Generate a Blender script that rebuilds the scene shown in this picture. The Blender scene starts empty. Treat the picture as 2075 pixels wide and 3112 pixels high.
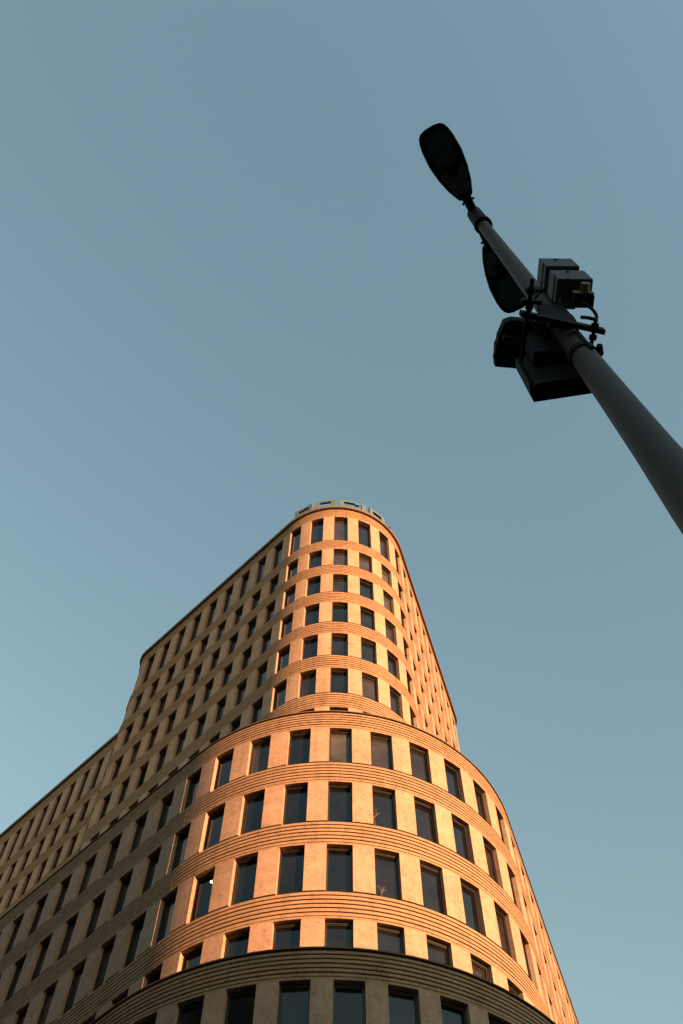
import bpy, bmesh, math, random
from mathutils import Vector, Matrix
random.seed(7)
SC = bpy.context.scene
COL = SC.collection
R = math.radians

# ------------------------------------------------------------------ camera
EYE = 1.6
FPX, PITCH, ROLL = 3100.0, R(65.465), R(0.627)
cam = bpy.data.cameras.new('camera')
cam.sensor_fit = 'VERTICAL'; cam.sensor_height = 36.0
cam.lens = FPX / 3112.0 * 36.0
cam.clip_start = 0.05; cam.clip_end = 5000
camo = bpy.data.objects.new('camera', cam); COL.objects.link(camo)
fwd = Vector((0, math.cos(PITCH), math.sin(PITCH)))
up0 = Vector((0, -math.sin(PITCH), math.cos(PITCH)))
rt0 = Vector((1, 0, 0))
rt = rt0 * math.cos(ROLL) + up0 * math.sin(ROLL)
up = -rt0 * math.sin(ROLL) + up0 * math.cos(ROLL)
M = Matrix.Identity(4)
for i in range(3):
    M[i][0] = rt[i]; M[i][1] = up[i]; M[i][2] = -fwd[i]
M[2][3] = EYE
camo.matrix_world = M
SC.camera = camo

def project(P):
    d = Vector(P) - Vector((0, 0, EYE))
    z = d.dot(fwd)
    if z <= 0.1: return None
    return (1037.5 + FPX * d.dot(rt) / z, 1556 - FPX * d.dot(up) / z, z)

# ------------------------------------------------------------------ sky and sun
SUN_EL = R(6.0)
SX, SY = 0.716, -0.698                       # horizontal direction towards the sun
world = bpy.data.worlds.new('World'); SC.world = world
world.use_nodes = True
nt = world.node_tree; nt.nodes.clear()
sky = nt.nodes.new('ShaderNodeTexSky'); sky.sky_type = 'NISHITA'; sky.sun_disc = False
sky.sun_elevation = SUN_EL; sky.sun_rotation = math.atan2(SX, SY)
sky.altitude = 100; sky.air_density = 2.0; sky.dust_density = 0.3; sky.ozone_density = 1.3
bg = nt.nodes.new('ShaderNodeBackground'); bg.inputs['Strength'].default_value = 0.12
out = nt.nodes.new('ShaderNodeOutputWorld')
tint = nt.nodes.new('ShaderNodeMix'); tint.data_type = 'RGBA'; tint.blend_type = 'MULTIPLY'
tint.inputs[0].default_value = 1.0; tint.inputs[7].default_value = (0.84, 1.0, 1.13, 1)   # cooler cast over the sky colour
nt.links.new(sky.outputs['Color'], tint.inputs[6])
nt.links.new(tint.outputs[2], bg.inputs['Color'])
nt.links.new(bg.outputs['Background'], out.inputs['Surface'])
sun = bpy.data.lights.new('sun', 'SUN'); sun.energy = 4.6; sun.angle = R(0.53)
sun.color = (1.0, 0.50, 0.215)
suno = bpy.data.objects.new('sun', sun); COL.objects.link(suno)
sd = Vector((SX * math.cos(SUN_EL), SY * math.cos(SUN_EL), math.sin(SUN_EL)))
suno.rotation_euler = sd.to_track_quat('Z', 'Y').to_euler()
suno.location = (30, -20, 40)

vs = SC.view_settings
vs.view_transform = 'Standard'; vs.look = 'None'; vs.gamma = 1.0; vs.exposure = 1.75
vs.use_curve_mapping = False
SC.render.engine = 'CYCLES'
SC.cycles.max_bounces = 6

# ------------------------------------------------------------------ materials
def mat(name, col, rough=0.7, metal=0.0, noise=0.0, nscale=6.0, bump=0.0, bscale=60.0, vary=0.0, spec=0.5):
    m = bpy.data.materials.new(name); m.use_nodes = True
    t = m.node_tree; b = t.nodes['Principled BSDF']
    b.inputs['Roughness'].default_value = rough; b.inputs['Metallic'].default_value = metal
    b.inputs['Specular IOR Level'].default_value = spec
    g = t.nodes.new('ShaderNodeNewGeometry')
    n = t.nodes.new('ShaderNodeTexNoise'); n.inputs['Scale'].default_value = nscale; n.inputs['Detail'].default_value = 6
    t.links.new(g.outputs['Position'], n.inputs['Vector'])
    r = t.nodes.new('ShaderNodeValToRGB')
    c = Vector(col)
    r.color_ramp.elements[0].position = 0.3; r.color_ramp.elements[1].position = 0.7
    r.color_ramp.elements[0].color = (*(c * (1 - noise)), 1); r.color_ramp.elements[1].color = (*(c * (1 + noise)), 1)
    t.links.new(n.outputs['Fac'], r.inputs['Fac'])
    last = r.outputs['Color']
    if vary:
        oi = t.nodes.new('ShaderNodeObjectInfo'); mr = t.nodes.new('ShaderNodeMapRange')
        mr.inputs['To Min'].default_value = 1 - vary; mr.inputs['To Max'].default_value = 1 + vary
        t.links.new(oi.outputs['Random'], mr.inputs['Value'])
        mx = t.nodes.new('ShaderNodeVectorMath'); mx.operation = 'SCALE'
        t.links.new(last, mx.inputs[0]); t.links.new(mr.outputs['Result'], mx.inputs['Scale'])
        last = mx.outputs['Vector']
    t.links.new(last, b.inputs['Base Color'])
    if bump:
        n2 = t.nodes.new('ShaderNodeTexNoise'); n2.inputs['Scale'].default_value = bscale; n2.inputs['Detail'].default_value = 4
        t.links.new(g.outputs['Position'], n2.inputs['Vector'])
        bp = t.nodes.new('ShaderNodeBump'); bp.inputs['Strength'].default_value = bump; bp.inputs['Distance'].default_value = 0.02
        t.links.new(n2.outputs['Fac'], bp.inputs['Height']); t.links.new(bp.outputs['Normal'], b.inputs['Normal'])
    return m

def stone_mat(name, col, vary):
    """buff stone: soft clouding, short veins, fine pits and dark specks, slabs of slightly different tone"""
    m = bpy.data.materials.new(name); m.use_nodes = True
    t = m.node_tree; b = t.nodes['Principled BSDF']; L = t.links.new
    b.inputs['Roughness'].default_value = 0.85; b.inputs['Specular IOR Level'].default_value = 0.25
    g = t.nodes.new('ShaderNodeNewGeometry')
    def noise(scale, detail, rough=0.55, stretch=None, dist=0.0):
        n = t.nodes.new('ShaderNodeTexNoise')
        n.inputs['Scale'].default_value = scale; n.inputs['Detail'].default_value = detail
        n.inputs['Roughness'].default_value = rough; n.inputs['Distortion'].default_value = dist
        src = g.outputs['Position']
        if stretch:
            mp = t.nodes.new('ShaderNodeMapping'); mp.inputs['Scale'].default_value = stretch[:3]
            mp.inputs['Rotation'].default_value = stretch[3:]
            L(src, mp.inputs['Vector']); src = mp.outputs['Vector']
        L(src, n.inputs['Vector']); return n.outputs['Fac']
    def ramp(fac, p0, p1, v0, v1):
        r = t.nodes.new('ShaderNodeMapRange'); r.inputs['From Min'].default_value = p0; r.inputs['From Max'].default_value = p1
        r.inputs['To Min'].default_value = v0; r.inputs['To Max'].default_value = v1
        L(fac, r.inputs['Value']); return r.outputs['Result']
    def mul(a, c):
        x = t.nodes.new('ShaderNodeMath'); x.operation = 'MULTIPLY'; L(a, x.inputs[0]); L(c, x.inputs[1]); return x.outputs['Value']
    cloud = ramp(noise(0.8, 5), 0.3, 0.7, 0.90, 1.08)
    vein = ramp(noise(1.6, 7, 0.7, (1, 1, 1.3, 0.6, 0.4, 0.3), 1.6), 0.36, 0.52, 0.80, 1.03)
    streak = ramp(noise(1.0, 5, 0.65, (2.6, 2.6, 0.22, 0, 0, 0)), 0.30, 0.48, 0.82, 1.0)
    pits = ramp(noise(11, 4, 0.7), 0.34, 0.48, 0.72, 1.03)
    grain = ramp(noise(45, 2), 0.3, 0.7, 0.88, 1.10)
    k = mul(mul(mul(cloud, vein), mul(pits, grain)), streak)
    if vary:
        oi = t.nodes.new('ShaderNodeObjectInfo'); k = mul(k, ramp(oi.outputs['Random'], 0, 1, 1 - vary, 1 + vary))
    hue = t.nodes.new('ShaderNodeMix'); hue.data_type = 'RGBA'
    c = Vector(col)
    hue.inputs[6].default_value = (*c, 1); hue.inputs[7].default_value = (c.x * 1.04, c.y * 0.94, c.z * 0.86, 1)
    L(noise(0.5, 3), hue.inputs[0])
    sc = t.nodes.new('ShaderNodeVectorMath'); sc.operation = 'SCALE'
    L(hue.outputs[2], sc.inputs[0]); L(k, sc.inputs['Scale'])
    L(sc.outputs['Vector'], b.inputs['Base Color'])
    bp = t.nodes.new('ShaderNodeBump'); bp.inputs['Strength'].default_value = 0.35; bp.inputs['Distance'].default_value = 0.02
    L(noise(22, 5, 0.7), bp.inputs['Height']); L(bp.outputs['Normal'], b.inputs['Normal'])
    return m

STONE = (0.375, 0.256, 0.206)
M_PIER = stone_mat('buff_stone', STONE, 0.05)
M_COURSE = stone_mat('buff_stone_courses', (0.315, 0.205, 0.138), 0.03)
M_SHADE_COPING = stone_mat('groove_shade_coping_stone', (0.13, 0.09, 0.06), 0)  # groove shade put into the colour; thin copings share this dark stone
M_COPING = mat('coping_metal', (0.13, 0.088, 0.06), 0.6, 0.0, 0.15)
M_FRAME = mat('dark_bronze_frame', (0.024, 0.017, 0.013), 0.45, 0.0, 0.1, vary=0.2)
M_CORE = mat('dark_interior', (0.02, 0.02, 0.02), 0.9)
M_ROOF = mat('roof_gravel', (0.2, 0.19, 0.18), 0.9, noise=0.3, nscale=20)
M_GLASS = [mat('window_glass_%d' % i, c, 0.03 + 0.04 * (i % 2), 0, 0.45, 1.1, bump=0.012, bscale=0.7)
           for i, c in enumerate([(0.005, 0.006, 0.008), (0.008, 0.008, 0.009), (0.016, 0.013, 0.012), (0.055, 0.050, 0.042), (0.030, 0.025, 0.022)])]
M_LETTER = mat('sign_grey_metal', (0.085, 0.130, 0.135), 0.5, 0.0, 0.12, 3)
M_POLE = mat('pole_grey_paint', (0.036, 0.033, 0.031), 0.65, 0.0, 0.18, 9, bump=0.05, bscale=40)
M_BLACK = mat('black_plastic', (0.0016, 0.0018, 0.002), 0.7, noise=0.2, nscale=12, spec=0.15)
M_GREYBOX = mat('grey_box_plastic', (0.055, 0.058, 0.062), 0.6, noise=0.12, nscale=14, bump=0.03)
M_STEEL = mat('galvanised_steel', (0.05, 0.052, 0.055), 0.5, 0.3, 0.2, 30)
M_BRASS = mat('brass_gland', (0.20, 0.13, 0.04), 0.5, 0.2, 0.2, 40)
M_PLUG = mat('brown_plug', (0.13, 0.075, 0.06), 0.6)
M_LENS = mat('lamp_lens', (0.02, 0.035, 0.036), 0.12, noise=0.3, nscale=30)
M_TWIG = mat('bare_twig_bark', (0.22, 0.12, 0.075), 0.8, noise=0.2, nscale=30)
M_ASPHALT = mat('asphalt', (0.05, 0.05, 0.052), 0.9, noise=0.2, nscale=3, bump=0.2)
M_PAVE = mat('pavement', (0.07, 0.068, 0.065), 0.9, noise=0.2, nscale=2, bump=0.1)
M_OPP = mat('opposite_render', (0.24, 0.20, 0.17), 0.9, noise=0.1, nscale=0.4)

# ------------------------------------------------------------------ helpers
def link(name, me, parent=None, m=None, mw=None):
    o = bpy.data.objects.new(name, me); COL.objects.link(o)
    if m and me and not me.materials: me.materials.append(m)
    mw = Matrix.Identity(4) if mw is None else mw
    WM[o] = mw.copy()
    if parent:
        o.parent = parent
        o.matrix_parent_inverse = Matrix.Identity(4)
        o.matrix_local = WM[parent].inverted() @ mw
    else: o.matrix_world = mw
    return o
WM = {}                                   # world matrix of everything linked so far

def thing(name, label, cat, loc=(0, 0, 0), group=None):
    o = bpy.data.objects.new(name, None); COL.objects.link(o)
    o.location = loc; o.matrix_world = Matrix.Translation(loc); WM[o] = Matrix.Translation(loc)
    o['label'] = label; o['category'] = cat
    if group: o['group'] = group
    return o

def tag(o, label, cat, group=None):
    o['label'] = label; o['category'] = cat
    if group: o['group'] = group
    return o

def to_mesh(bm, name, smooth=False):
    bmesh.ops.recalc_face_normals(bm, faces=bm.faces)
    me = bpy.data.meshes.new(name); bm.to_mesh(me); bm.free()
    if smooth:
        for p in me.polygons: p.use_smooth = True
    return me

def box(bm, x0, x1, y0, y1, z0, z1, M=None):
    vsx = [bm.verts.new((x, y, z)) for z in (z0, z1) for y in (y0, y1) for x in (x0, x1)]
    for f in ((0, 1, 3, 2), (4, 6, 7, 5), (0, 4, 5, 1), (2, 3, 7, 6), (0, 2, 6, 4), (1, 5, 7, 3)):
        bm.faces.new([vsx[i] for i in f])
    if M is not None: bmesh.ops.transform(bm, matrix=M, verts=vsx)
    return vsx

def bevel(bm, w, seg=2):
    bmesh.ops.bevel(bm, geom=list(bm.edges), offset=w, segments=seg, affect='EDGES', profile=0.5)

def tube(bm, pts, rad, n=10, caps=True):
    pts = [Vector(p) for p in pts]
    rads = rad if isinstance(rad, (list, tuple)) else [rad] * len(pts)
    rings = []; ref = None
    for i, p in enumerate(pts):
        d = (pts[min(i + 1, len(pts) - 1)] - pts[max(i - 1, 0)]).normalized()
        if ref is None:
            a = Vector((0, 0, 1)) if abs(d.z) < 0.9 else Vector((1, 0, 0))
            ref = d.cross(a).normalized()
        u = (ref - d * ref.dot(d)).normalized(); ref = u; w = d.cross(u)
        rings.append([bm.verts.new(p + (u * math.cos(t) + w * math.sin(t)) * rads[i]) for t in [2 * math.pi * k / n for k in range(n)]])
    for a, b in zip(rings, rings[1:]):
        for k in range(n): bm.faces.new((a[k], a[(k + 1) % n], b[(k + 1) % n], b[k]))
    if caps: bm.faces.new(rings[0][::-1]); bm.faces.new(rings[-1])

def prism(bm, poly, z0, z1):
    a = [bm.verts.new((x, y, z0)) for x, y in poly]; b = [bm.verts.new((x, y, z1)) for x, y in poly]
    n = len(poly)
    bm.faces.new(a[::-1]); bm.faces.new(b)
    for i in range(n): bm.faces.new((a[i], a[(i + 1) % n], b[(i + 1) % n], b[i]))

# ------------------------------------------------------------------ plan paths
S = 3.4                                   # metres per storey
def H(h): return EYE + S * h              # storey units above the eye -> world z

class Path:
    """outline walked left to right: return wall, corner, straight, nose, straight, corner, return wall; s in metres, 0 = nose tip"""
    def __init__(self, c, rad, tl, tr, len_l, len_r, rc=0.0, ret=0.0):
        self.c = Vector((c[0], c[1])); self.rad = rad
        self.segs = []                     # (s0, s1, kind, phi0, P0, curvature)
        def chain(s, phi, P, pieces, sgn):
            res = []
            for kind, ln, r in pieces:
                res.append((s, ln, kind, phi, P.copy(), r))
                if kind == 'line':
                    P = P + Vector((math.cos(phi), math.sin(phi))) * ln * sgn
                else:
                    n = Vector((math.sin(phi), -math.cos(phi))); cc = P - n * r
                    phi = phi + sgn * ln / r
                    P = cc + Vector((math.sin(phi), -math.cos(phi))) * r
                s += sgn * ln
            return res
        P0 = self.c + Vector((0, -1)) * rad
        def pcs(t, ln):
            p = [('arc', rad * t, rad), ('line', ln, 0)]
            if rc: p += [('arc', rc * math.pi / 2, rc), ('line', ret, 0)]
            return p
        self.right = chain(0.0, 0.0, P0, pcs(tr, len_r), 1)
        self.left = chain(0.0, 0.0, P0, pcs(tl, len_l), -1)
        self.smin = self.left[-1][0] - self.left[-1][1]
        self.smax = self.right[-1][0] + self.right[-1][1]
        self.breaks = sorted([x[0] for x in self.right] + [x[0] for x in self.left] + [self.smin, self.smax])
    def at(self, s):
        sgn = 1 if s >= 0 else -1
        ch = self.right if sgn > 0 else self.left
        seg = ch[0]
        for q in ch:
            if abs(s) >= abs(q[0]) - 1e-9: seg = q
        s0, ln, kind, phi, P, r = seg
        d = s - s0
        if kind == 'line':
            return P + Vector((math.cos(phi), math.sin(phi))) * d, Vector((math.sin(phi), -math.cos(phi)))
        n = Vector((math.sin(phi), -math.cos(phi))); cc = P - n * r
        phi += d / r; n = Vector((math.sin(phi), -math.cos(phi)))
        return cc + n * r, n
    def kind(self, s0, s1):
        """'line', radius, or None when the stretch spans two pieces"""
        for ch, sgn in ((self.right, 1), (self.left, -1)):
            for a, ln, k, _, _, r in ch:
                lo, hi = (a, a + ln) if sgn > 0 else (a - ln, a)
                if k == 'arc' and r == self.rad: lo, hi = self.left[0][0] - self.left[0][1], self.right[0][0] + self.right[0][1]
                if lo - 1e-6 <= s0 and s1 <= hi + 1e-6: return 'line' if k == 'line' else round(r, 3)
        return None
    def samples(self, s0, s1, step):
        cuts = [s0] + [b for b in self.breaks if s0 + 1e-4 < b < s1 - 1e-4] + [s1]
        res = [s0]
        for a, b in zip(cuts, cuts[1:]):
            k = self.kind(a, b)
            if k == 'line': n = 1
            else: n = max(1, math.ceil((b - a) / (step if k == round(self.rad, 3) else 0.25) - 1e-6))
            res += [a + (b - a) * (i + 1) / n for i in range(n)]
        return res

def strip(bm, path, s0, s1, o0, o1, z0, z1, step=0.45, org=None):
    """closed bar following the path between s0 and s1, outer face at offset o0, inner at o1 (inwards positive)"""
    secs = []
    for s in path.samples(s0, s1, step):
        P, n = path.at(s)
        a = P - n * o0; b = P - n * o1
        secs.append([bm.verts.new(v) for v in ((a.x, a.y, z0), (a.x, a.y, z1), (b.x, b.y, z1), (b.x, b.y, z0))])
    for p, q in zip(secs, secs[1:]):
        for i in range(4): bm.faces.new((p[i], p[(i + 1) % 4], q[(i + 1) % 4], q[i]))
    bm.faces.new(secs[0]); bm.faces.new(secs[-1][::-1])

def frame_at(path, s, z):
    """matrix: x along the wall, y inwards, z up"""
    P, n = path.at(s)
    t = Vector((-n.y, n.x)); 
    m = Matrix.Identity(4)
    m[0][0], m[1][0] = t.x, t.y
    m[0][1], m[1][1] = -n.x, -n.y
    m[0][3], m[1][3], m[2][3] = P.x, P.y, z
    return m

CAP = 290
jobs_pier = {}; jobs_win = {}
cache = {}

def local_mesh(key, build, mw, m, smooth=False):
    """alike pieces share mesh data"""
    if key is not None and key in cache: return cache[key]
    bm = bmesh.new(); build(bm)
    bmesh.ops.transform(bm, matrix=mw.inverted(), verts=bm.verts)
    me = to_mesh(bm, 'piece', smooth)
    me.materials.append(m)
    if key is not None: cache[key] = me
    return me

REVEAL = 0.18
def window_bm(w, h, pane_y=0.255):
    """deep dark metal frame behind the stone reveal"""
    bm = bmesh.new(); e = 0.05; y0 = REVEAL + 0.004; y1 = 0.29
    wi = w / 2 - 0.040
    box(bm, -w / 2 - e, -wi, y0, y1, -e, h + e); box(bm, wi, w / 2 + e, y0, y1, -e, h + e)
    box(bm, -wi, wi, y0, y1, -e, 0.06); box(bm, -wi, wi, y0, y1, h - 0.075, h + e)
    # inner sash
    s = 0.035; y2 = pane_y - 0.045
    for x0, x1, z0, z1 in ((-wi, -wi + s, 0.06, h - 0.075), (wi - s, wi, 0.06, h - 0.075), (-wi + s, wi - s, 0.06, 0.06 + s), (-wi + s, wi - s, h - 0.075 - s, h - 0.075)):
        box(bm, x0 + 0.001, x1 - 0.001, y2, y1 - 0.01, z0 + 0.001, z1 - 0.001)
    return bm
def pane_bm(w, h, pane_y=0.255):
    bm = bmesh.new(); wi = w / 2 - 0.040 - 0.02
    box(bm, -wi, wi, pane_y, pane_y + 0.012, 0.075, h - 0.09); return bm

def visible_area(path, s, w, z0, z1):
    P, n = path.at(s)
    zc = (z0 + z1) / 2
    view = Vector((P.x, P.y, zc - EYE))
    if n.x * P.x + n.y * P.y > 0: return -1
    pts = []
    for ds, z in ((-w / 2, z0), (w / 2, z0), (w / 2, z1), (-w / 2, z1)):
        Q, _ = path.at(s + ds)
        q = project((Q.x, Q.y, z))
        if q is None: return -1
        pts.append(q)
    if max(p[0] for p in pts) < -20 or min(p[0] for p in pts) > 2095 or max(p[1] for p in pts) < 0 or min(p[1] for p in pts) > 3132: return -0.5
    return abs(sum(pts[i][0] * pts[(i + 1) % 4][1] - pts[(i + 1) % 4][0] * pts[i][1] for i in range(4))) / 2

def add_row(bld, tier, path, zs, zh, s_off, pitch, width, srange, special=None):
    """one storey: windows at s_off + k*pitch and a stone pier between each two"""
    k0 = math.ceil((srange[0] - s_off) / pitch); k1 = math.floor((srange[1] - s_off) / pitch)
    for k in range(k0, k1 + 1):
        s = s_off + k * pitch
        jobs_win.setdefault(bld, []).append((visible_area(path, s, width, zs, zh), tier, path, s, zs, zh, width, k))
        a, b = s + width / 2, s + pitch - width / 2
        if k == k1: b = min(b, path.smax)
        jobs_pier.setdefault(bld, []).append((visible_area(path, (a + b) / 2, b - a, zs, zh), tier, path, a, b, zs, zh))
        if k == k0:
            a, b = s - pitch + width / 2, s - width / 2
            jobs_pier[bld].append((visible_area(path, (a + b) / 2, b - a, zs, zh), tier, path, a, b, zs, zh))

def add_band(bld, path, z0, z1, ncourse, pitch, s_off, coping=0.0, srange=None):
    """belt of horizontal stone courses with shadow grooves; z0 = window head, z1 = sill above or roof edge"""
    s0, s1 = srange or (path.smin, path.smax)
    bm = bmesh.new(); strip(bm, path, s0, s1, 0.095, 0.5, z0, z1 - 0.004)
    band = link('stone_band', to_mesh(bm, 'stone_band'), bld, M_SHADE_COPING)
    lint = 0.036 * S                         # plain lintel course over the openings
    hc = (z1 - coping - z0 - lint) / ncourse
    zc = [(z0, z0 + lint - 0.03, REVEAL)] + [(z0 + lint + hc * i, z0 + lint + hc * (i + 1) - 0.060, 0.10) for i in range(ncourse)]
    joint = 0.007
    for j, (a, b, dep) in enumerate(zc):
        bm = bmesh.new()
        # slabs one bay long, joints staggered every other course
        k = math.floor((s0 - s_off) / pitch) - 1
        cuts = [s0]
        while True:
            c = s_off + k * pitch + (0.5 * pitch if j % 2 else 0.0)
            k += 1
            if c <= s0 + 0.2: continue
            if c >= s1 - 0.2: break
            cuts.append(c)
        cuts.append(s1)
        for c0, c1 in zip(cuts, cuts[1:]):
            dz = random.uniform(-0.002, 0.002); do = random.uniform(-0.003, 0.003)
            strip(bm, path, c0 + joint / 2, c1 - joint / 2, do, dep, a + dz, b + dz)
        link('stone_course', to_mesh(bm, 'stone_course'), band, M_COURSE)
    if coping:
        bm = bmesh.new(); strip(bm, path, s0, s1, -coping_out(coping), 0.55, z1 - coping, z1)
        link('coping', to_mesh(bm, 'coping'), bld, M_COPING if coping > 0.2 else M_SHADE_COPING)
    return band
def coping_out(c): return 0.16 if c > 0.2 else 0.05

def core(bld, path, z0, z1, srange=None):
    s0, s1 = srange or (path.smin, path.smax)
    bm = bmesh.new(); strip(bm, path, s0, s1, 0.40, 0.55, z0, z1)  # near-black wall added behind the panes to block light
    return link('light_block_wall', to_mesh(bm, 'light_block_wall'), bld, M_CORE)

def deck(bld, path, z, extra=()):
    bm = bmesh.new()
    pts = []
    for s in path.samples(path.smin, path.smax, 0.6):
        P, n = path.at(s); P = P - n * 0.5; pts.append((P.x, P.y))
    pts += list(extra)
    prism(bm, pts, z - 0.3, z)
    return link('roof_deck', to_mesh(bm, 'roof_deck'), bld, M_ROOF)

def flush(bld, special=None):
    """largest pieces in view as objects of their own, the rest joined"""
    special = special or {}
    wins = sorted(jobs_win.get(bld, []), key=lambda j: -j[0])
    rest = bmesh.new(); restp = bmesh.new(); nrest = 0
    for i, (area, tier, path, s, zs, zh, w, k) in enumerate(wins):
        h = zh - zs; mw = frame_at(path, s, zs)
        key = ('win', round(w, 3), round(h, 3)); sp = special.get((tier, round(zh, 2), k))
        if i < CAP and area > 0:
            if key not in cache:
                cache[key] = to_mesh(window_bm(w, h), 'window'); cache[key].materials.append(M_FRAME)
            gi = random.choices(range(5), (6, 5, 4, 1.2, 1.5))[0]
            if sp and sp.get('glass') is not None: gi = sp['glass']
            pk = ('pane', round(w, 3), round(h, 3), gi)
            if pk not in cache:
                cache[pk] = to_mesh(pane_bm(w, h), 'pane'); cache[pk].materials.append(M_GLASS[gi])
            if sp and sp.get('tilt'):
                mw = mw @ Matrix.Translation((0, 0, 0)) 
            o = link('window', cache[key], bld, mw=mw)
            if not (sp and sp.get('open')):
                p = bpy.data.objects.new('pane', cache[pk]); COL.objects.link(p); p.parent = o
                p.rotation_euler = (random.uniform(-.006, .006), 0, random.uniform(-.010, .010))
                if sp and sp.get('tilt'):
                    p.rotation_euler = (R(-9), 0, 0); p.location = (0, -0.02, 0)
        else:
            nrest += 1
            b = window_bm(w, h); bmesh.ops.transform(b, matrix=mw, verts=b.verts)
            me = bpy.data.meshes.new('t'); b.to_mesh(me); b.free(); rest.from_mesh(me); bpy.data.meshes.remove(me)
            b = pane_bm(w, h); bmesh.ops.transform(b, matrix=mw, verts=b.verts)
            me = bpy.data.meshes.new('t'); b.to_mesh(me); b.free(); restp.from_mesh(me); bpy.data.meshes.remove(me)
    if nrest:
        o = link('window_rows', to_mesh(rest, 'window_rows'), bld, M_FRAME); o['kind'] = 'stuff'
        q = bpy.data.objects.new('window_panes', to_mesh(restp, 'window_panes')); COL.objects.link(q); q.parent = o; q['kind'] = 'stuff'
        q.data.materials.append(M_GLASS[1])
    else: rest.free(); restp.free()
    piers = sorted(jobs_pier.get(bld, []), key=lambda j: -j[0])
    rest = bmesh.new(); nrest = 0
    for i, (area, tier, path, a, b, zs, zh) in enumerate(piers):
        if i < CAP and area > 0:
            mid = (a + b) / 2; mw = frame_at(path, mid, zs); kd = path.kind(a, b)
            key = None if kd is None else ('pier', kd, round(b - a, 3), round(zh - zs, 3))
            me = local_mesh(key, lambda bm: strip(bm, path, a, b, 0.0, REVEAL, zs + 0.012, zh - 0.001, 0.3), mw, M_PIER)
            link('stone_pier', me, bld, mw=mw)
        else:
            strip(rest, path, a, b, 0.0, REVEAL, zs + 0.012, zh - 0.001, 0.3); nrest += 1
    if nrest:
        o = link('stone_pier_rows', to_mesh(rest, 'stone_pier_rows'), bld, M_PIER); o['kind'] = 'stuff'
    else: rest.free()

# ------------------------------------------------------------------ ground
bm = bmesh.new(); box(bm, -1500, 1500, -1500, 1500, -0.6, 0.0)
g = link('ground', to_mesh(bm, 'ground'), None, M_PAVE); g['kind'] = 'structure'
bm = bmesh.new(); box(bm, -400, 400, 6.5, 13.5, 0.0, 0.004)
g = link('road', to_mesh(bm, 'road'), None, M_ASPHALT); g['kind'] = 'structure'
bm = bmesh.new()
for k in range(-40, 41): box(bm, k * 9.0, k * 9.0 + 3.0, 9.94, 10.06, 0.004, 0.008)
mk = link('road_marking', to_mesh(bm, 'road_marking'), None, mat('road_paint', (0.75, 0.75, 0.72), 0.8)); mk['kind'] = 'structure'
bm = bmesh.new(); box(bm, -400, 400, 6.2, 6.5, 0.0, 0.12); box(bm, -400, 400, 13.5, 13.8, 0.0, 0.12)
g = link('kerb', to_mesh(bm, 'kerb'), None, M_PAVE); g['kind'] = 'structure'

# ------------------------------------------------------------------ the round-nosed office building
TL, TR = R(44.6), R(71.8)
C_T = (-0.086 * S, 9.873 * S); R_T = 1.358 * S
C_L = (-0.090 * S, 10.050 * S); R_L = 2.456 * S
C_B = (-0.088 * S, 10.060 * S); R_B = 2.830 * S
tower = Path(C_T, R_T, TL, TR, (5.50 - 1.057) * S, (6.06 - 1.702) * S, 0.35 * S, 3.0 * S)
low = Path(C_L, R_L, TL, R(70.8), 9.2 * S, 8.5 * S)
base = Path(C_B, R_B, TL, R(70.8), 9.4 * S, 8.5 * S)

bld = thing('office_building', 'tall buff stone office building with rounded nose and stepped grooved storeys', 'building', (0, 26, 0))
HEAD_T = [18.428] + [17.009 - i for i in range(6)]      # window heads, top storey first
SILL_T = [17.377] + [16.369 - i for i in range(6)]
R_ROOF_T, R_ROOF_L, R_ROOF_B = 18.874, 10.610, 6.588
PT, WT, OT = 0.4795 * S, 0.268 * S, 0.079 * S
for hd, sl in zip(HEAD_T, SILL_T):
    add_row(bld, 'tower', tower, H(sl), H(hd), OT, PT, WT, (tower.smin + 1.2, tower.smax - 1.2))
add_band(bld, tower, H(HEAD_T[0]), H(R_ROOF_T), 6, PT, OT, coping=0.30)
for i in range(6): add_band(bld, tower, H(HEAD_T[i + 1]), H(SILL_T[i]), 6, PT, OT)
# plain storey behind the terrace
bm = bmesh.new(); strip(bm, tower, tower.smin, tower.smax, 0.0, 0.45, H(R_ROOF_L) - 0.4, H(SILL_T[-1]))
link('terrace_wall', to_mesh(bm, 'terrace_wall'), bld, M_PIER)
core(bld, tower, H(R_ROOF_L) - 0.4, H(R_ROOF_T) - 0.1)
deck(bld, tower, H(R_ROOF_T) - 0.35)

PL, WL, OL = 0.5015 * S, 0.274 * S, 0.110 * S
HEAD_L = [10.270 - i for i in range(4)]
SILL_L = [9.624 - i for i in range(3)] + [6.60]
for hd, sl in zip(HEAD_L, SILL_L):
    add_row(bld, 'low', low, H(sl), H(hd), OL, PL, WL, (low.smin + 1, low.smax - 1))
add_band(bld, low, H(HEAD_L[0]), H(R_ROOF_L), 6, PL, OL, coping=0.05)
for i in range(3): add_band(bld, low, H(HEAD_L[i + 1]), H(SILL_L[i]), 6, PL, OL)
core(bld, low, H(R_ROOF_B) - 0.5, H(R_ROOF_L) - 0.1)
deck(bld, low, H(R_ROOF_L) - 0.25)

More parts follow.
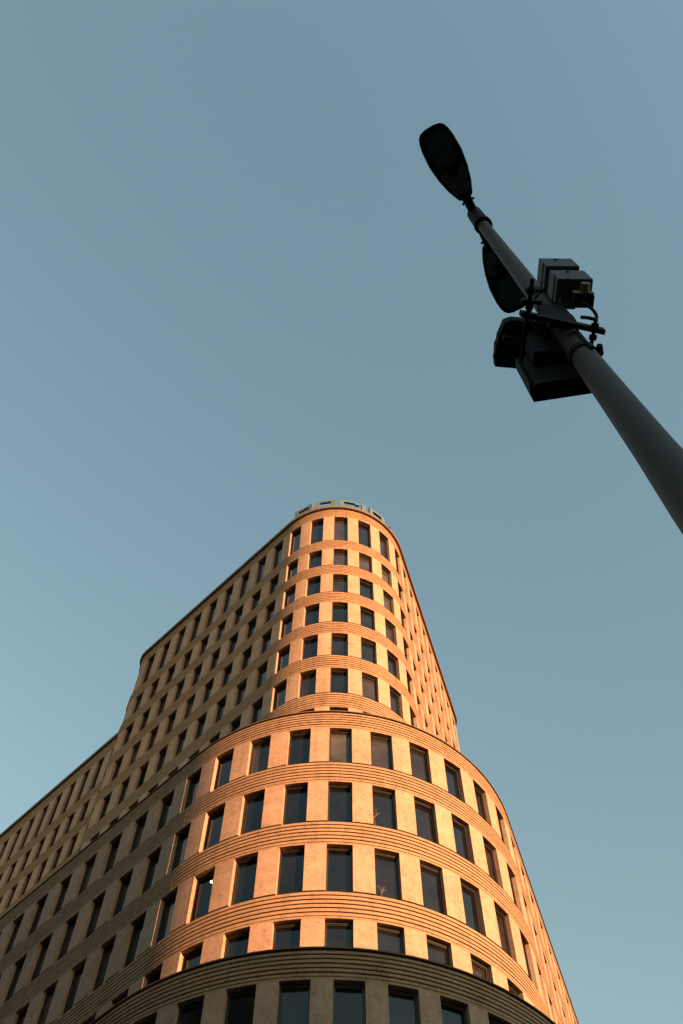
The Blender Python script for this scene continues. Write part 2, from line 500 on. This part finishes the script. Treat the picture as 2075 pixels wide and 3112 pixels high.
PB, WB, OB = 0.4675 * S, 0.272 * S, 0.200 * S
add_row(bld, 'base', base, H(5.60), H(6.252), OB, PB, WB, (base.smin + 1, base.smax - 1))
add_band(bld, base, H(6.252), H(R_ROOF_B), 6, PB, OB, coping=0.05)
add_band(bld, base, H(5.252), H(5.60), 6, PB, OB)
add_row(bld, 'base', base, H(4.60), H(5.252), OB, PB, WB, (base.smin + 1, base.smax - 1))
bm = bmesh.new(); strip(bm, base, base.smin, base.smax, 0.0, 0.45, 0.0, H(4.60))
link('base_wall', to_mesh(bm, 'base_wall'), bld, M_PIER)
core(bld, base, 0.0, H(R_ROOF_B) - 0.1)
deck(bld, base, H(R_ROOF_B) - 0.25)

# window (tier, head, column) that differ from the rest
SPECIAL = {('low', round(H(HEAD_L[0]), 2), 0): {'glass': 3}, ('low', round(H(HEAD_L[0]), 2), 1): {'glass': 4},
           ('low', round(H(HEAD_L[0]), 2), -2): {'glass': 4}, ('tower', round(H(HEAD_T[4]), 2), -9): {'tilt': True}}
for row in (1, 2, 3):
    for k in range(-3, 3): SPECIAL[('low', round(H(HEAD_L[row]), 2), k)] = {'glass': 0 if k < 1 else 1}
SPECIAL[('low', round(H(HEAD_L[2]), 2), -3)] = {'open': True}
flush(bld, SPECIAL)

# the lit room: clear pane, dark blocking wall close behind and a small ceiling lamp
M_CLEAR = bpy.data.materials.new('clear_pane'); M_CLEAR.use_nodes = True
t = M_CLEAR.node_tree; t.nodes.clear()
o_ = t.nodes.new('ShaderNodeOutputMaterial'); tr = t.nodes.new('ShaderNodeBsdfTransparent'); gl = t.nodes.new('ShaderNodeBsdfGlossy')
gl.inputs['Roughness'].default_value = 0.02; fr = t.nodes.new('ShaderNodeFresnel'); fr.inputs['IOR'].default_value = 1.5
mx = t.nodes.new('ShaderNodeMixShader'); tr.inputs['Color'].default_value = (0.75, 0.8, 0.8, 1)
t.links.new(fr.outputs['Fac'], mx.inputs['Fac']); t.links.new(tr.outputs['BSDF'], mx.inputs[1]); t.links.new(gl.outputs['BSDF'], mx.inputs[2]); t.links.new(mx.outputs['Shader'], o_.inputs['Surface'])
mwL = frame_at(low, OL - 3 * PL, H(SILL_L[2]))
hL = (HEAD_L[2] - SILL_L[2]) * S
for o in bld.children:
    if o.name.startswith('window') and o.type == 'MESH' and not o.children and o.get('kind') is None:
        p = bpy.data.objects.new('pane', to_mesh(pane_bm(WL, hL), 'pane')); p.data.materials.append(M_CLEAR)
        COL.objects.link(p); p.parent = o
bm = bmesh.new(); tube(bm, [(0, 0, 0), (0, 0, 0.06)], 0.07, 12)
lo = link('ceiling_lamp', to_mesh(bm, 'ceiling_lamp'), None, None, mwL @ Matrix.Translation((0.14, 0.33, hL - 0.40)))
ml = bpy.data.materials.new('lamp_glow'); ml.use_nodes = True
bs = ml.node_tree.nodes['Principled BSDF']; bs.inputs['Emission Color'].default_value = (1.0, 0.86, 0.55, 1); bs.inputs['Emission Strength'].default_value = 12
lo.data.materials.append(ml)
tag(lo, 'small lit round ceiling lamp glowing inside the window left of the nose', 'lamp')

# ------------------------------------------------------------------ wing behind, same storeys
tdir = Vector((-0.712, 0.702)).normalized(); ndir = Vector((-0.702, -0.712)).normalized()
class Line(Path):
    def __init__(self, P0, phi, ln):
        self.rad = -1; self.P0 = Vector(P0); self.phi = phi; self.smin, self.smax = -ln, 0.0
        self.breaks = [self.smin, self.smax]
    def at(self, s):
        return self.P0 + Vector((math.cos(self.phi), math.sin(self.phi))) * s, Vector((math.sin(self.phi), -math.cos(self.phi)))
    def kind(self, a, b): return 'line'
T0 = 11.6                                             # along-wall position where the wing starts, storey units
P0 = (ndir * -6.627 * -1 * -1 + tdir * T0) * S
wing_path = Line((P0.x, P0.y), math.atan2(-tdir.y, -tdir.x), 12.0 * S)
wing = thing('office_wing', 'buff stone office wing set back beyond left end of the round-nosed tower', 'building', (P0.x, P0.y, 0))
PW, WW = 0.4875 * S, 0.25 * S
OW = -(13.978 - T0) * S
for i in range(5):
    add_row(wing, 'wing', wing_path, H(SILL_T[i]), H(HEAD_T[i]), OW, PW, WW, (wing_path.smin + 1, wing_path.smax - 0.7))
add_band(wing, wing_path, H(HEAD_T[0]), H(R_ROOF_T + 0.06), 6, PW, OW, coping=0.30)
for i in range(5): add_band(wing, wing_path, H(HEAD_T[i + 1]), H(SILL_T[i]), 6, PW, OW)
bm = bmesh.new(); strip(bm, wing_path, wing_path.smin, wing_path.smax, 0.0, 0.45, 0, H(HEAD_T[5]))
link('plain_wall', to_mesh(bm, 'plain_wall'), wing, M_PIER)
core(wing, wing_path, 0, H(R_ROOF_T))
bm = bmesh.new(); strip(bm, wing_path, wing_path.smin, wing_path.smax, 0.55, 14, H(R_ROOF_T) - 0.6, H(R_ROOF_T) - 0.3)
link('roof_deck', to_mesh(bm, 'roof_deck'), wing, M_ROOF)
flush(wing)

# ------------------------------------------------------------------ roof sign
ROOFZ = H(R_ROOF_T)
sign = thing('roof_sign', 'row of grey metal capital letters standing along the rounded roof edge', 'sign', (0, C_T[1] - 1.30 * S, ROOFZ - 0.35))
def rr(w, h, r, n=5, flags=(1, 1, 1, 1)):
    """rounded rectangle, corners in order br, tr, tl, bl"""
    pts = []
    for i, (cx, cy, a0) in enumerate(((w / 2 - r, r, -90), (w / 2 - r, h - r, 0), (-w / 2 + r, h - r, 90), (-w / 2 + r, r, 180))):
        for k in range(n + 1):
            if flags[i]:
                a = R(a0 + 90 * k / n); pts.append((cx + r * math.cos(a), cy + r * math.sin(a)))
            else:
                sx, sy = (1, -1, -1, 1)[i] if 0 else ((1, 1, -1, -1)[i]), ((-1, 1, 1, -1)[i])
                pts.append((cx + sx * r, cy + sy * r))
    return pts
def ring_letter(bm, w, h, st, r, flags=(1, 1, 1, 1), z0=0.0, gap=None, d=0.16):
    """closed stroke ring in the x/z plane; gap = (z_lo, z_hi) opens the right-hand side"""
    o = rr(w, h, r, 5, flags); i = [(x, z + st) for x, z in rr(w - 2 * st, h - 2 * st, max(r - st, 0.03), 5, flags)]
    n = len(o)
    def quad(a, b, c, e):
        f = [bm.verts.new((p[0], -d / 2, z0 + p[1])) for p in (a, b, c, e)]; k = [bm.verts.new((p[0], d / 2, z0 + p[1])) for p in (a, b, c, e)]
        bm.faces.new(f); bm.faces.new(k[::-1])
        for q in range(4): bm.faces.new((f[q], k[q], k[(q + 1) % 4], f[(q + 1) % 4]))
    for k in range(n):
        a, b = o[k], o[(k + 1) % n]; c, e = i[(k + 1) % n], i[k]
        if gap and a[0] > w / 2 - 1e-4 and b[0] > w / 2 - 1e-4 and abs(a[1] - b[1]) > 0.2:
            quad(a, (a[0], gap[0]), (e[0], gap[0]), e); quad((b[0], gap[1]), b, c, (c[0], gap[1]))
            continue
        quad(a, b, c, e)
    bmesh.ops.remove_doubles(bm, verts=bm.verts, dist=0.0005)
LH, LST = 1.52, 0.27
def letter(ch, w):
    bm = bmesh.new(); d = 0.16
    if ch == 'O': ring_letter(bm, w, LH, LST, 0.36)
    elif ch == 'C': ring_letter(bm, w, LH, LST, 0.36, gap=(0.50, LH - 0.46))
    elif ch == 'I': box(bm, -w / 2, w / 2, -d / 2, d / 2, 0, LH)
    elif ch == 'D': ring_letter(bm, w, LH, LST, 0.36, (1, 1, 0, 0))
    elif ch == 'R':
        ring_letter(bm, w, 0.95, LST, 0.22, (1, 1, 0, 0), z0=LH - 0.95)
        box(bm, -w / 2, -w / 2 + LST, -d / 2, d / 2, 0, LH - 0.951)
        box(bm, -0.13, 0.13, -d / 2, d / 2, -0.40, 0.40, Matrix.Translation((w / 2 - 0.24, 0, 0.30)) @ Matrix.Rotation(R(-18), 4, 'Y'))
    return bm
LR = 1.318 * S
for ch, a0, a1 in (('R', -40.5, -22.0), ('O', -19.6, -1.8), ('C', 2.1, 19.5), ('I', 22.2, 26.2), ('D', 29.5, 46.5)):
    am = R((a0 + a1) / 2); w = 2 * LR * math.sin(R(a1 - a0) / 2)
    x, y = C_T[0] + LR * math.sin(am), C_T[1] - LR * math.cos(am)
    mw = Matrix.Translation((x, y, ROOFZ - 0.06)) @ Matrix.Rotation(am, 4, 'Z')
    o = link('letter', to_mesh(letter(ch, w), 'letter'), sign, M_LETTER, mw)
bm = bmesh.new()
for a in (-36, -26, -15, -6, 6, 16, 24, 33, 43):
    x, y = C_T[0] + (LR - 0.35) * math.sin(R(a)), C_T[1] - (LR - 0.35) * math.cos(R(a))
    x2, y2 = C_T[0] + (LR - 0.08) * math.sin(R(a)), C_T[1] - (LR - 0.08) * math.cos(R(a))
    tube(bm, [(x, y, ROOFZ - 0.35), (x, y, ROOFZ + 0.35), (x2, y2, ROOFZ + 0.35)], 0.03, 6)
link('support_frame', to_mesh(bm, 'support_frame'), sign, M_STEEL)

# floodlight beside the sign, little vent further along the right roof edge
a = R(52.0); fl = thing('roof_floodlight', 'tiny black floodlight on roof edge right of the last sign letter', 'floodlight',
                        (C_T[0] + 1.35 * S * math.sin(a), C_T[1] - 1.35 * S * math.cos(a), ROOFZ))
bm = bmesh.new(); box(bm, -0.11, 0.11, -0.10, 0.10, 0.42, 0.62); bevel(bm, 0.03)
link('lamp_head', to_mesh(bm, 'lamp_head'), fl, M_BLACK, fl.matrix_world @ Matrix.Rotation(R(30), 4, 'Z'))
bm = bmesh.new(); tube(bm, [(0, 0, 0), (0, 0, 0.44)], 0.025, 8); box(bm, -0.2, -0.14, -0.03, 0.03, 0.0, 0.42)
link('bracket', to_mesh(bm, 'bracket'), fl, M_STEEL, fl.matrix_world.copy())
Pv, nv = tower.at(3.45 * S)
vt = thing('roof_vent', 'tiny pale vent cap on the right roof edge of the tower', 'vent', (Pv.x - nv.x * 0.3, Pv.y - nv.y * 0.3, ROOFZ))
bm = bmesh.new(); tube(bm, [(0, 0, 0), (0, 0, 0.45)], 0.07, 8)
link('pipe', to_mesh(bm, 'pipe'), vt, M_LETTER, vt.matrix_world.copy())
bm = bmesh.new(); tube(bm, [(0, 0, 0.45), (0, 0, 0.55)], [0.13, 0.05], 8)
link('cap', to_mesh(bm, 'cap'), vt, M_LETTER, vt.matrix_world.copy())

# ------------------------------------------------------------------ dry twigs on two sills
def twig(path, s, z, hgt, label, seed):
    rnd = random.Random(seed)
    mw = frame_at(path, s, z)
    root = thing('twig_plant', label, 'plant', mw.translation, 'dry twigs on the window sills')
    bm = bmesh.new()
    def grow(p, d, ln, r, depth):
        q = p + d * ln
        tube(bm, [p, (p + q) / 2 + Vector((rnd.uniform(-.02, .02), rnd.uniform(-.01, .01), 0)), q], [r, r * .8, r * .6], 5)
        if depth:
            for sg in (-1, 1, rnd.choice((-1, 1))):
                dd = (d + Vector((sg * rnd.uniform(.4, .9), rnd.uniform(-.15, .15), rnd.uniform(-.1, .5)))).normalized()
                grow(p + d * ln * rnd.uniform(.45, .95), dd, ln * rnd.uniform(.45, .65), r * .6, depth - 1)
    grow(Vector((0, 0.10, 0.0)), Vector((rnd.uniform(-.3, .3), 0, 1)).normalized(), hgt * 0.6, 0.010, 3)
    link('branches', to_mesh(bm, 'branches'), root, M_TWIG, mw)
twig(low, OL + PL - 0.10 * S, H(SILL_L[1]), 0.95, 'bare branching twig in a window right of centre below the terrace', 3)
twig(low, OL + PL - 0.07 * S, H(SILL_L[2]), 0.62, 'short dry twig on window sill directly below the branching twig', 11)

# ------------------------------------------------------------------ street lamp
PX, PY = 0.9772, 1.1381
def Z(h): return EYE + h
lamp = thing('street_lamp', 'grey tapered street lamp post with two dark heads back to back', 'street lamp', (PX, PY, 0))
LM = Matrix.Translation((PX, PY, 0))
bm = bmesh.new()
prof = [(0.0, 0.115), (1.0, 0.105), (1.02, 0.09), (2.4, 0.0765), (2.57, 0.0745), (3.0, 0.064), (3.5, 0.0575), (4.1, 0.0525), (5.0, 0.0475), (6.2, 0.0435), (7.4, 0.0395), (7.62, 0.039)]
tube(bm, [(0, 0, Z(h) if h > 0 else 0) for h, _ in prof], [r for _, r in prof], 40)
link('pole', to_mesh(bm, 'pole', True), lamp, M_POLE, LM)
bm = bmesh.new(); tube(bm, [(0, 0, Z(7.36)), (0, 0, Z(7.37)), (0, 0, Z(7.42)), (0, 0, Z(7.43))], [0.055, 0.064, 0.064, 0.055], 28)
link('collar', to_mesh(bm, 'collar'), lamp, M_BLACK, LM)
bm = bmesh.new(); tube(bm, [(0, 0, Z(7.43)), (0, 0, Z(7.93)), (0, 0, Z(7.96))], [0.057, 0.055, 0.03], 28)
link('sleeve', to_mesh(bm, 'sleeve'), lamp, M_BLACK, LM)
HD = R(-60.0)                                   # heads point along +-(0.5, 0.866)
def head(sgn, reach, yaw, tilt):
    """flat cobra head: x runs outwards from the post"""
    base_m = LM @ Matrix.Translation((0, 0, Z(7.86))) @ Matrix.Rotation(math.atan2(0.866 * sgn, 0.5 * sgn) + yaw, 4, 'Z')
    bm = bmesh.new(); tube(bm, [(0.0, 0, 0), (reach + 0.06, 0, 0.01)], 0.034, 16)
    link('arm', to_mesh(bm, 'arm'), lamp, M_BLACK, base_m)
    bm = bmesh.new()
    for y in (-0.03, 0.03): tube(bm, [(reach - 0.035, y, -0.03), (reach + 0.05, y, -0.03)], 0.007, 6)
    tube(bm, [(reach - 0.03, -0.05, -0.012), (reach - 0.03, 0.05, -0.012)], 0.01, 6)
    link('clamp', to_mesh(bm, 'clamp'), lamp, M_STEEL, base_m)
    hm = base_m @ Matrix.Translation((reach, 0, 0)) @ Matrix.Rotation(-tilt, 4, 'Y')
    L = 0.565
    prof = [(0.0, 0.048, 0.5), (0.015, 0.06, 0.6), (0.10, 0.094, 0.8), (0.20, 0.119, 1.0), (0.32, 0.134, 1.0), (0.44, 0.129, 0.95), (0.50, 0.118, 0.9), (0.535, 0.103, 0.8), (0.555, 0.082, 0.7), (L, 0.045, 0.55)]
    bm = bmesh.new(); rings = []
    for x, w, k in prof:
        ring = [(-w, -0.020), (-w * .985, 0.0), (-w * .8, 0.045 * k), (-w * .35, 0.075 * k), (w * .35, 0.075 * k), (w * .8, 0.045 * k), (w * .985, 0.0), (w, -0.020), (w * .93, -0.034), (-w * .93, -0.034)]
        rings.append([bm.verts.new((x, y, z)) for y, z in ring])
    for a, b in zip(rings, rings[1:]):
        for i in range(10): bm.faces.new((a[i], a[(i + 1) % 10], b[(i + 1) % 10], b[i]))
    bm.faces.new(rings[0]); bm.faces.new(rings[-1][::-1])
    hs = link('lamp_head', to_mesh(bm, 'lamp_head', False), lamp, M_BLACK, hm)
    def sub(name, poly, z0, z1, m):
        bm = bmesh.new(); prism(bm, poly, z0, z1)
        o = bpy.data.objects.new(name, to_mesh(bm, name)); o.data.materials.append(m); COL.objects.link(o); o.parent = hs
    lens = []
    for k in range(24):
        a = 2 * math.pi * k / 24; c, s_ = math.cos(a), math.sin(a)
        lens.append((0.405 + 0.125 * math.copysign(abs(c) ** 0.6, c), 0.098 * math.copysign(abs(s_) ** 0.6, s_)))
    sub('lens', lens, -0.042, -0.0335, M_LENS)
    sub('hinge_bar', [(0.245, -0.105), (0.262, -0.108), (0.262, 0.108), (0.245, 0.105)], -0.046, -0.0335, M_BLACK)
    sub('driver_cover', [(0.05, -0.06), (0.225, -0.098), (0.225, 0.098), (0.05, 0.06)], -0.041, -0.0335, M_GREYBOX)
    cap = [(0.20 + 0.035 * math.cos(2 * math.pi * k / 16), 0.035 * math.sin(2 * math.pi * k / 16)) for k in range(16)]
    sub('sensor_cap', cap, -0.058, -0.041, M_BLACK)
head(-1, 0.150, R(-1.5), R(2))
head(1, 0.235, R(2.0), R(2))

# ------------------------------------------------------------------ equipment strapped to the post
def rbox(name, m, label, cat, x0, x1, y0, y1, h0, h1, yaw=0.0, group=None, cover=0.0):
    cx, cy = (x0 + x1) / 2, (y0 + y1) / 2
    t = thing(name, label, cat, (PX + cx, PY + cy, Z(h0)), group)
    mw = Matrix.Translation((PX + cx, PY + cy, Z(h0))) @ Matrix.Rotation(yaw, 4, 'Z')
    w, d, h = (x1 - x0) / 2, (y1 - y0) / 2, h1 - h0
    bm = bmesh.new(); box(bm, -w, w, -d, d, 0, h); bevel(bm, 0.006)
    link('body', to_mesh(bm, 'body'), t, m, mw)
    return t, mw, w, d, h
GB = 'grey boxes stacked on the lamp post'
for lab, h0 in (('lower of two grey equipment boxes on right of lamp post, with brass plug beneath', 4.70), ('upper of two stacked grey equipment boxes on right of lamp post', 5.00)):
    t, mw, w, d, h = rbox('equipment_box', M_GREYBOX, lab, 'equipment box', 0.000, 0.166, -0.180, -0.062, h0, h0 + 0.20, 0, GB)
    bm = bmesh.new(); box(bm, -w - 0.004, -w + 0.001, -d - 0.002, d + 0.002, 0.050, 0.055)
    link('lid_seam', to_mesh(bm, 'lid_seam'), t, M_BLACK, mw)
    bm = bmesh.new(); prism(bm, [(0.010 * math.cos(a * .7854), 0.006 * math.sin(a * .7854)) for a in range(8)], 0, 0.004)
    link('badge', to_mesh(bm, 'badge'), t, M_BLACK, mw @ Matrix.Translation((-0.01, -d - 0.002, h * 0.72)) @ Matrix.Rotation(R(90), 4, 'X'))
    bm = bmesh.new(); box(bm, -0.055, 0.02, d - 0.002, d + 0.030, 0.03, 0.17)
    link('mounting_plate', to_mesh(bm, 'mounting_plate'), t, M_STEEL, mw)
    bm = bmesh.new(); box(bm, w - 0.002, w + 0.008, d - 0.045, d - 0.03, 0.03, 0.06)
    link('latch', to_mesh(bm, 'latch'), t, M_STEEL, mw)
    if h0 < 4.8:
        bm = bmesh.new(); box(bm, -0.045, 0.045, -0.035, 0.025, -0.135, -0.001); bevel(bm, 0.005)
        link('connector_block', to_mesh(bm, 'connector_block'), t, M_BLACK, mw @ Matrix.Translation((0.02, 0.02, 0)))
        bm = bmesh.new(); box(bm, -0.045, 0.045, -0.040, -0.036, -0.130, -0.075); bevel(bm, 0.001)
        link('flange', to_mesh(bm, 'flange'), t, M_PLUG, mw @ Matrix.Translation((0.018, 0.018, 0)))
        bm = bmesh.new(); tube(bm, [(0.025, -0.020, -0.10), (0.025, -0.062, -0.10)], 0.021, 12)
        link('gland', to_mesh(bm, 'gland'), t, M_BRASS, mw)
BB = 'black boxes behind the lamp post'
def blackbox(label, corner, u, ln, v, dp, h0, h1):
    t = thing('antenna_box', label, 'antenna box', (PX + corner[0], PY + corner[1], Z(h0)), BB)
    u = Vector((*u, 0)).normalized(); v = Vector((*v, 0)).normalized()
    mw = Matrix.Identity(4)
    for i in range(3): mw[i][0] = u[i]; mw[i][1] = v[i]
    mw[0][3], mw[1][3], mw[2][3] = PX + corner[0], PY + corner[1], Z(h0)
    bm = bmesh.new()
    prism(bm, [(0.0, 0.0), (ln, 0.0), (ln, dp), (0.045, dp), (0.012, dp * 0.93), (-0.006, dp * 0.62), (-0.006, dp * 0.50), (-0.012, dp * 0.42)], 0.0, h1 - h0)
    link('body', to_mesh(bm, 'body'), t, M_BLACK, mw)
    bm = bmesh.new(); box(bm, 0.01, ln - 0.01, 0.012, dp * 0.34, -0.012, 0.0005)
    link('cover_plate', to_mesh(bm, 'cover_plate'), t, M_BLACK, mw)
    bm = bmesh.new(); box(bm, -0.010, -0.001, 0.03, 0.075, 0.01, h1 - h0 - 0.02)
    link('hinge', to_mesh(bm, 'hinge'), t, M_BLACK, mw)
    return t, mw
t, mw = blackbox('upper black box on the left behind lamp post, nearest the second lamp head', (-0.270, 0.210), (0.98, 0.195), 0.215, (-0.03, -1.0), 0.225, 4.60, 4.67)
bm = bmesh.new()
for x in (0.125, 0.155): tube(bm, [(x, 0.232, 0.02), (x, 0.232, -0.03)], 0.010, 10)
link('plug', to_mesh(bm, 'plug'), t, M_PLUG, mw)
t, mw = blackbox('lower and larger black box partly hidden behind lamp post', (-0.193, 0.183), (0.977, -0.20), 0.29, (-0.14, -0.99), 0.078, 4.00, 4.42)

br = thing('pole_clamp', 'steel clamp of two bars and threaded rods gripping the lamp post', 'clamp', (PX, PY, Z(4.2)))
BM = Matrix.Translation((PX, PY, 0))
def bar(name, a, b, h, th, wd, m):
    a = Vector((*a, Z(h))); b = Vector((*b, Z(h))); d = (b - a); ang = math.atan2(d.y, d.x)
    bm = bmesh.new(); box(bm, 0, d.length, -th / 2, th / 2, -wd / 2, wd / 2); bevel(bm, 0.003)
    link(name, to_mesh(bm, name), br, m, BM @ Matrix.Translation(a) @ Matrix.Rotation(ang, 4, 'Z'))
bar('bar', (-0.236, -0.126), (0.126, -0.052), 4.25, 0.022, 0.05, M_BLACK)
bar('bar', (-0.250, 0.060), (0.090, 0.115), 4.56, 0.022, 0.05, M_BLACK)
bar('bar', (-0.110, -0.088), (-0.030, -0.082), 4.88, 0.018, 0.04, M_BLACK)
def rod(pts, r=0.009, name='threaded_rod', m=None):
    bm = bmesh.new(); tube(bm, [(x, y, Z(h)) for x, y, h in pts], r, 8)
    return link(name, to_mesh(bm, name), br, m or M_BLACK, BM)
rod([(-0.196, -0.270, 4.25), (-0.212, 0.09, 4.26)]); rod([(0.086, -0.105, 4.25), (0.072, 0.13, 4.26)])
for x, y, h, dy in ((-0.1975, -0.235, 4.25, 0.03), (-0.199, -0.165, 4.25, 0.022), (-0.204, -0.092, 4.25, 0.022), (0.085, -0.085, 4.25, 0.028), (0.082, -0.035, 4.25, 0.02)):
    rod([(x, y, h), (x - 0.001, y + dy, h)], 0.017, 'nut')
bar('bar', (-0.235, -0.180), (-0.150, -0.172), 4.25, 0.016, 0.04, M_BLACK)
bm = bmesh.new(); tube(bm, [(0.055, -0.055, Z(4.02)), (0.057, -0.02, Z(4.03)), (0.045, 0.01, Z(4.04))], [0.012, 0.022, 0.012], 8)
link('end_stop', to_mesh(bm, 'end_stop'), br, M_BLACK, BM)
for h in (4.02, 4.52):
    bm = bmesh.new(); tube(bm, [(0, 0, Z(h)), (0, 0, Z(h + 0.045))], 0.060, 28)
    link('strap', to_mesh(bm, 'strap'), br, M_BLACK, BM)
bm = bmesh.new(); box(bm, -0.165, 0.0, 0.035, 0.095, Z(4.24), Z(4.80)); bevel(bm, 0.008)
link('rear_bracket', to_mesh(bm, 'rear_bracket'), br, M_BLACK, BM)
bm = bmesh.new(); box(bm, -0.10, 0.02, -0.082, -0.05, Z(4.30), Z(4.62)); bevel(bm, 0.006)
link('back_plate', to_mesh(bm, 'back_plate'), br, M_BLACK, BM)

def cable(label, pts, r=0.008):
    bm = bmesh.new()
    P = [Vector(p) for p in pts]; sm = []
    for i in range(len(P) - 1):
        p0, p1, p2, p3 = P[max(i - 1, 0)], P[i], P[i + 1], P[min(i + 2, len(P) - 1)]
        for k in range(6):
            u = k / 6
            sm.append(0.5 * ((2 * p1) + (p2 - p0) * u + (2 * p0 - 5 * p1 + 4 * p2 - p3) * u * u + (3 * p1 - p0 - 3 * p2 + p3) * u ** 3))
    sm.append(P[-1])
    tube(bm, [(x, y, Z(h)) for x, y, h in sm], r, 8)
    o = link('cable', to_mesh(bm, 'cable'), None, M_BLACK, BM)
    tag(o, label, 'cable', 'black cables on the lamp post')
cable('black cable looping out to the right below the brass plug', [(0.085, -0.11, 4.53), (0.112, -0.100, 4.47), (0.126, -0.082, 4.42), (0.118, -0.070, 4.39), (0.085, -0.075, 4.39), (0.055, -0.075, 4.40)])
cable('black cable curving down left side of lamp post behind the clamp', [(-0.06, -0.09, 4.80), (-0.115, -0.075, 4.66), (-0.135, -0.03, 4.55), (-0.11, 0.01, 4.48), (-0.07, 0.03, 4.44)])
cable('thin black cable hanging from grey boxes down the front of lamp post', [(0.03, -0.12, 4.70), (-0.005, -0.085, 4.56), (0.02, -0.075, 4.38), (0.0, -0.062, 4.15), (0.01, -0.060, 3.95)], 0.006)

# ------------------------------------------------------------------ unseen block added to cast the shadow on the lower storeys
def slab_block(name, label, centre, ang, length, depth, height, storeys):
    t = thing(name, label, 'building', (centre[0], centre[1], 0))
    mw = Matrix.Translation((centre[0], centre[1], 0)) @ Matrix.Rotation(ang, 4, 'Z')
    bm = bmesh.new(); box(bm, -length / 2, length / 2, 0, depth, 0, height)
    link('wall', to_mesh(bm, 'wall'), t, M_OPP, mw)
    bm = bmesh.new(); box(bm, -length / 2 - 0.4, length / 2 + 0.4, -0.4, depth + 0.4, height, height + 0.5)
    link('roof', to_mesh(bm, 'roof'), t, M_COPING, mw)
    bm = bmesh.new(); fh = height / storeys
    n = int(length / 4)
    for i in range(storeys):
        for k in range(n):
            x = -length / 2 + 2 + k * 4.0
            box(bm, x, x + 1.8, -0.06, 0.01, i * fh + 0.9, i * fh + 0.9 + fh * 0.55)
    o = link('window_rows', to_mesh(bm, 'window_rows'), t, M_GLASS[1], mw); o['kind'] = 'stuff'
DIST = 120.0
ZSH = H(6.80)
hh = ZSH + DIST * math.tan(SUN_EL)
cx, cy = 0 + SX * DIST, 26 + SY * DIST
slab_block('unseen_block', 'long plain unseen block behind the viewer, added to shadow the lower storeys', (cx, cy), math.atan2(SX, -SY) + math.pi, 170, 18, hh - 0.5, 9)

# unseen blocks added behind and beside the viewer to close off the low sky
slab_block('unseen_block', 'plain unseen block added on the left to darken the street side', (-52, 32), math.atan2(tdir.y, tdir.x), 110, 18, 48, 13)
slab_block('unseen_block', 'plain unseen block added directly behind the viewer to close off low sky', (6, -46), math.pi, 70, 18, 30, 8)
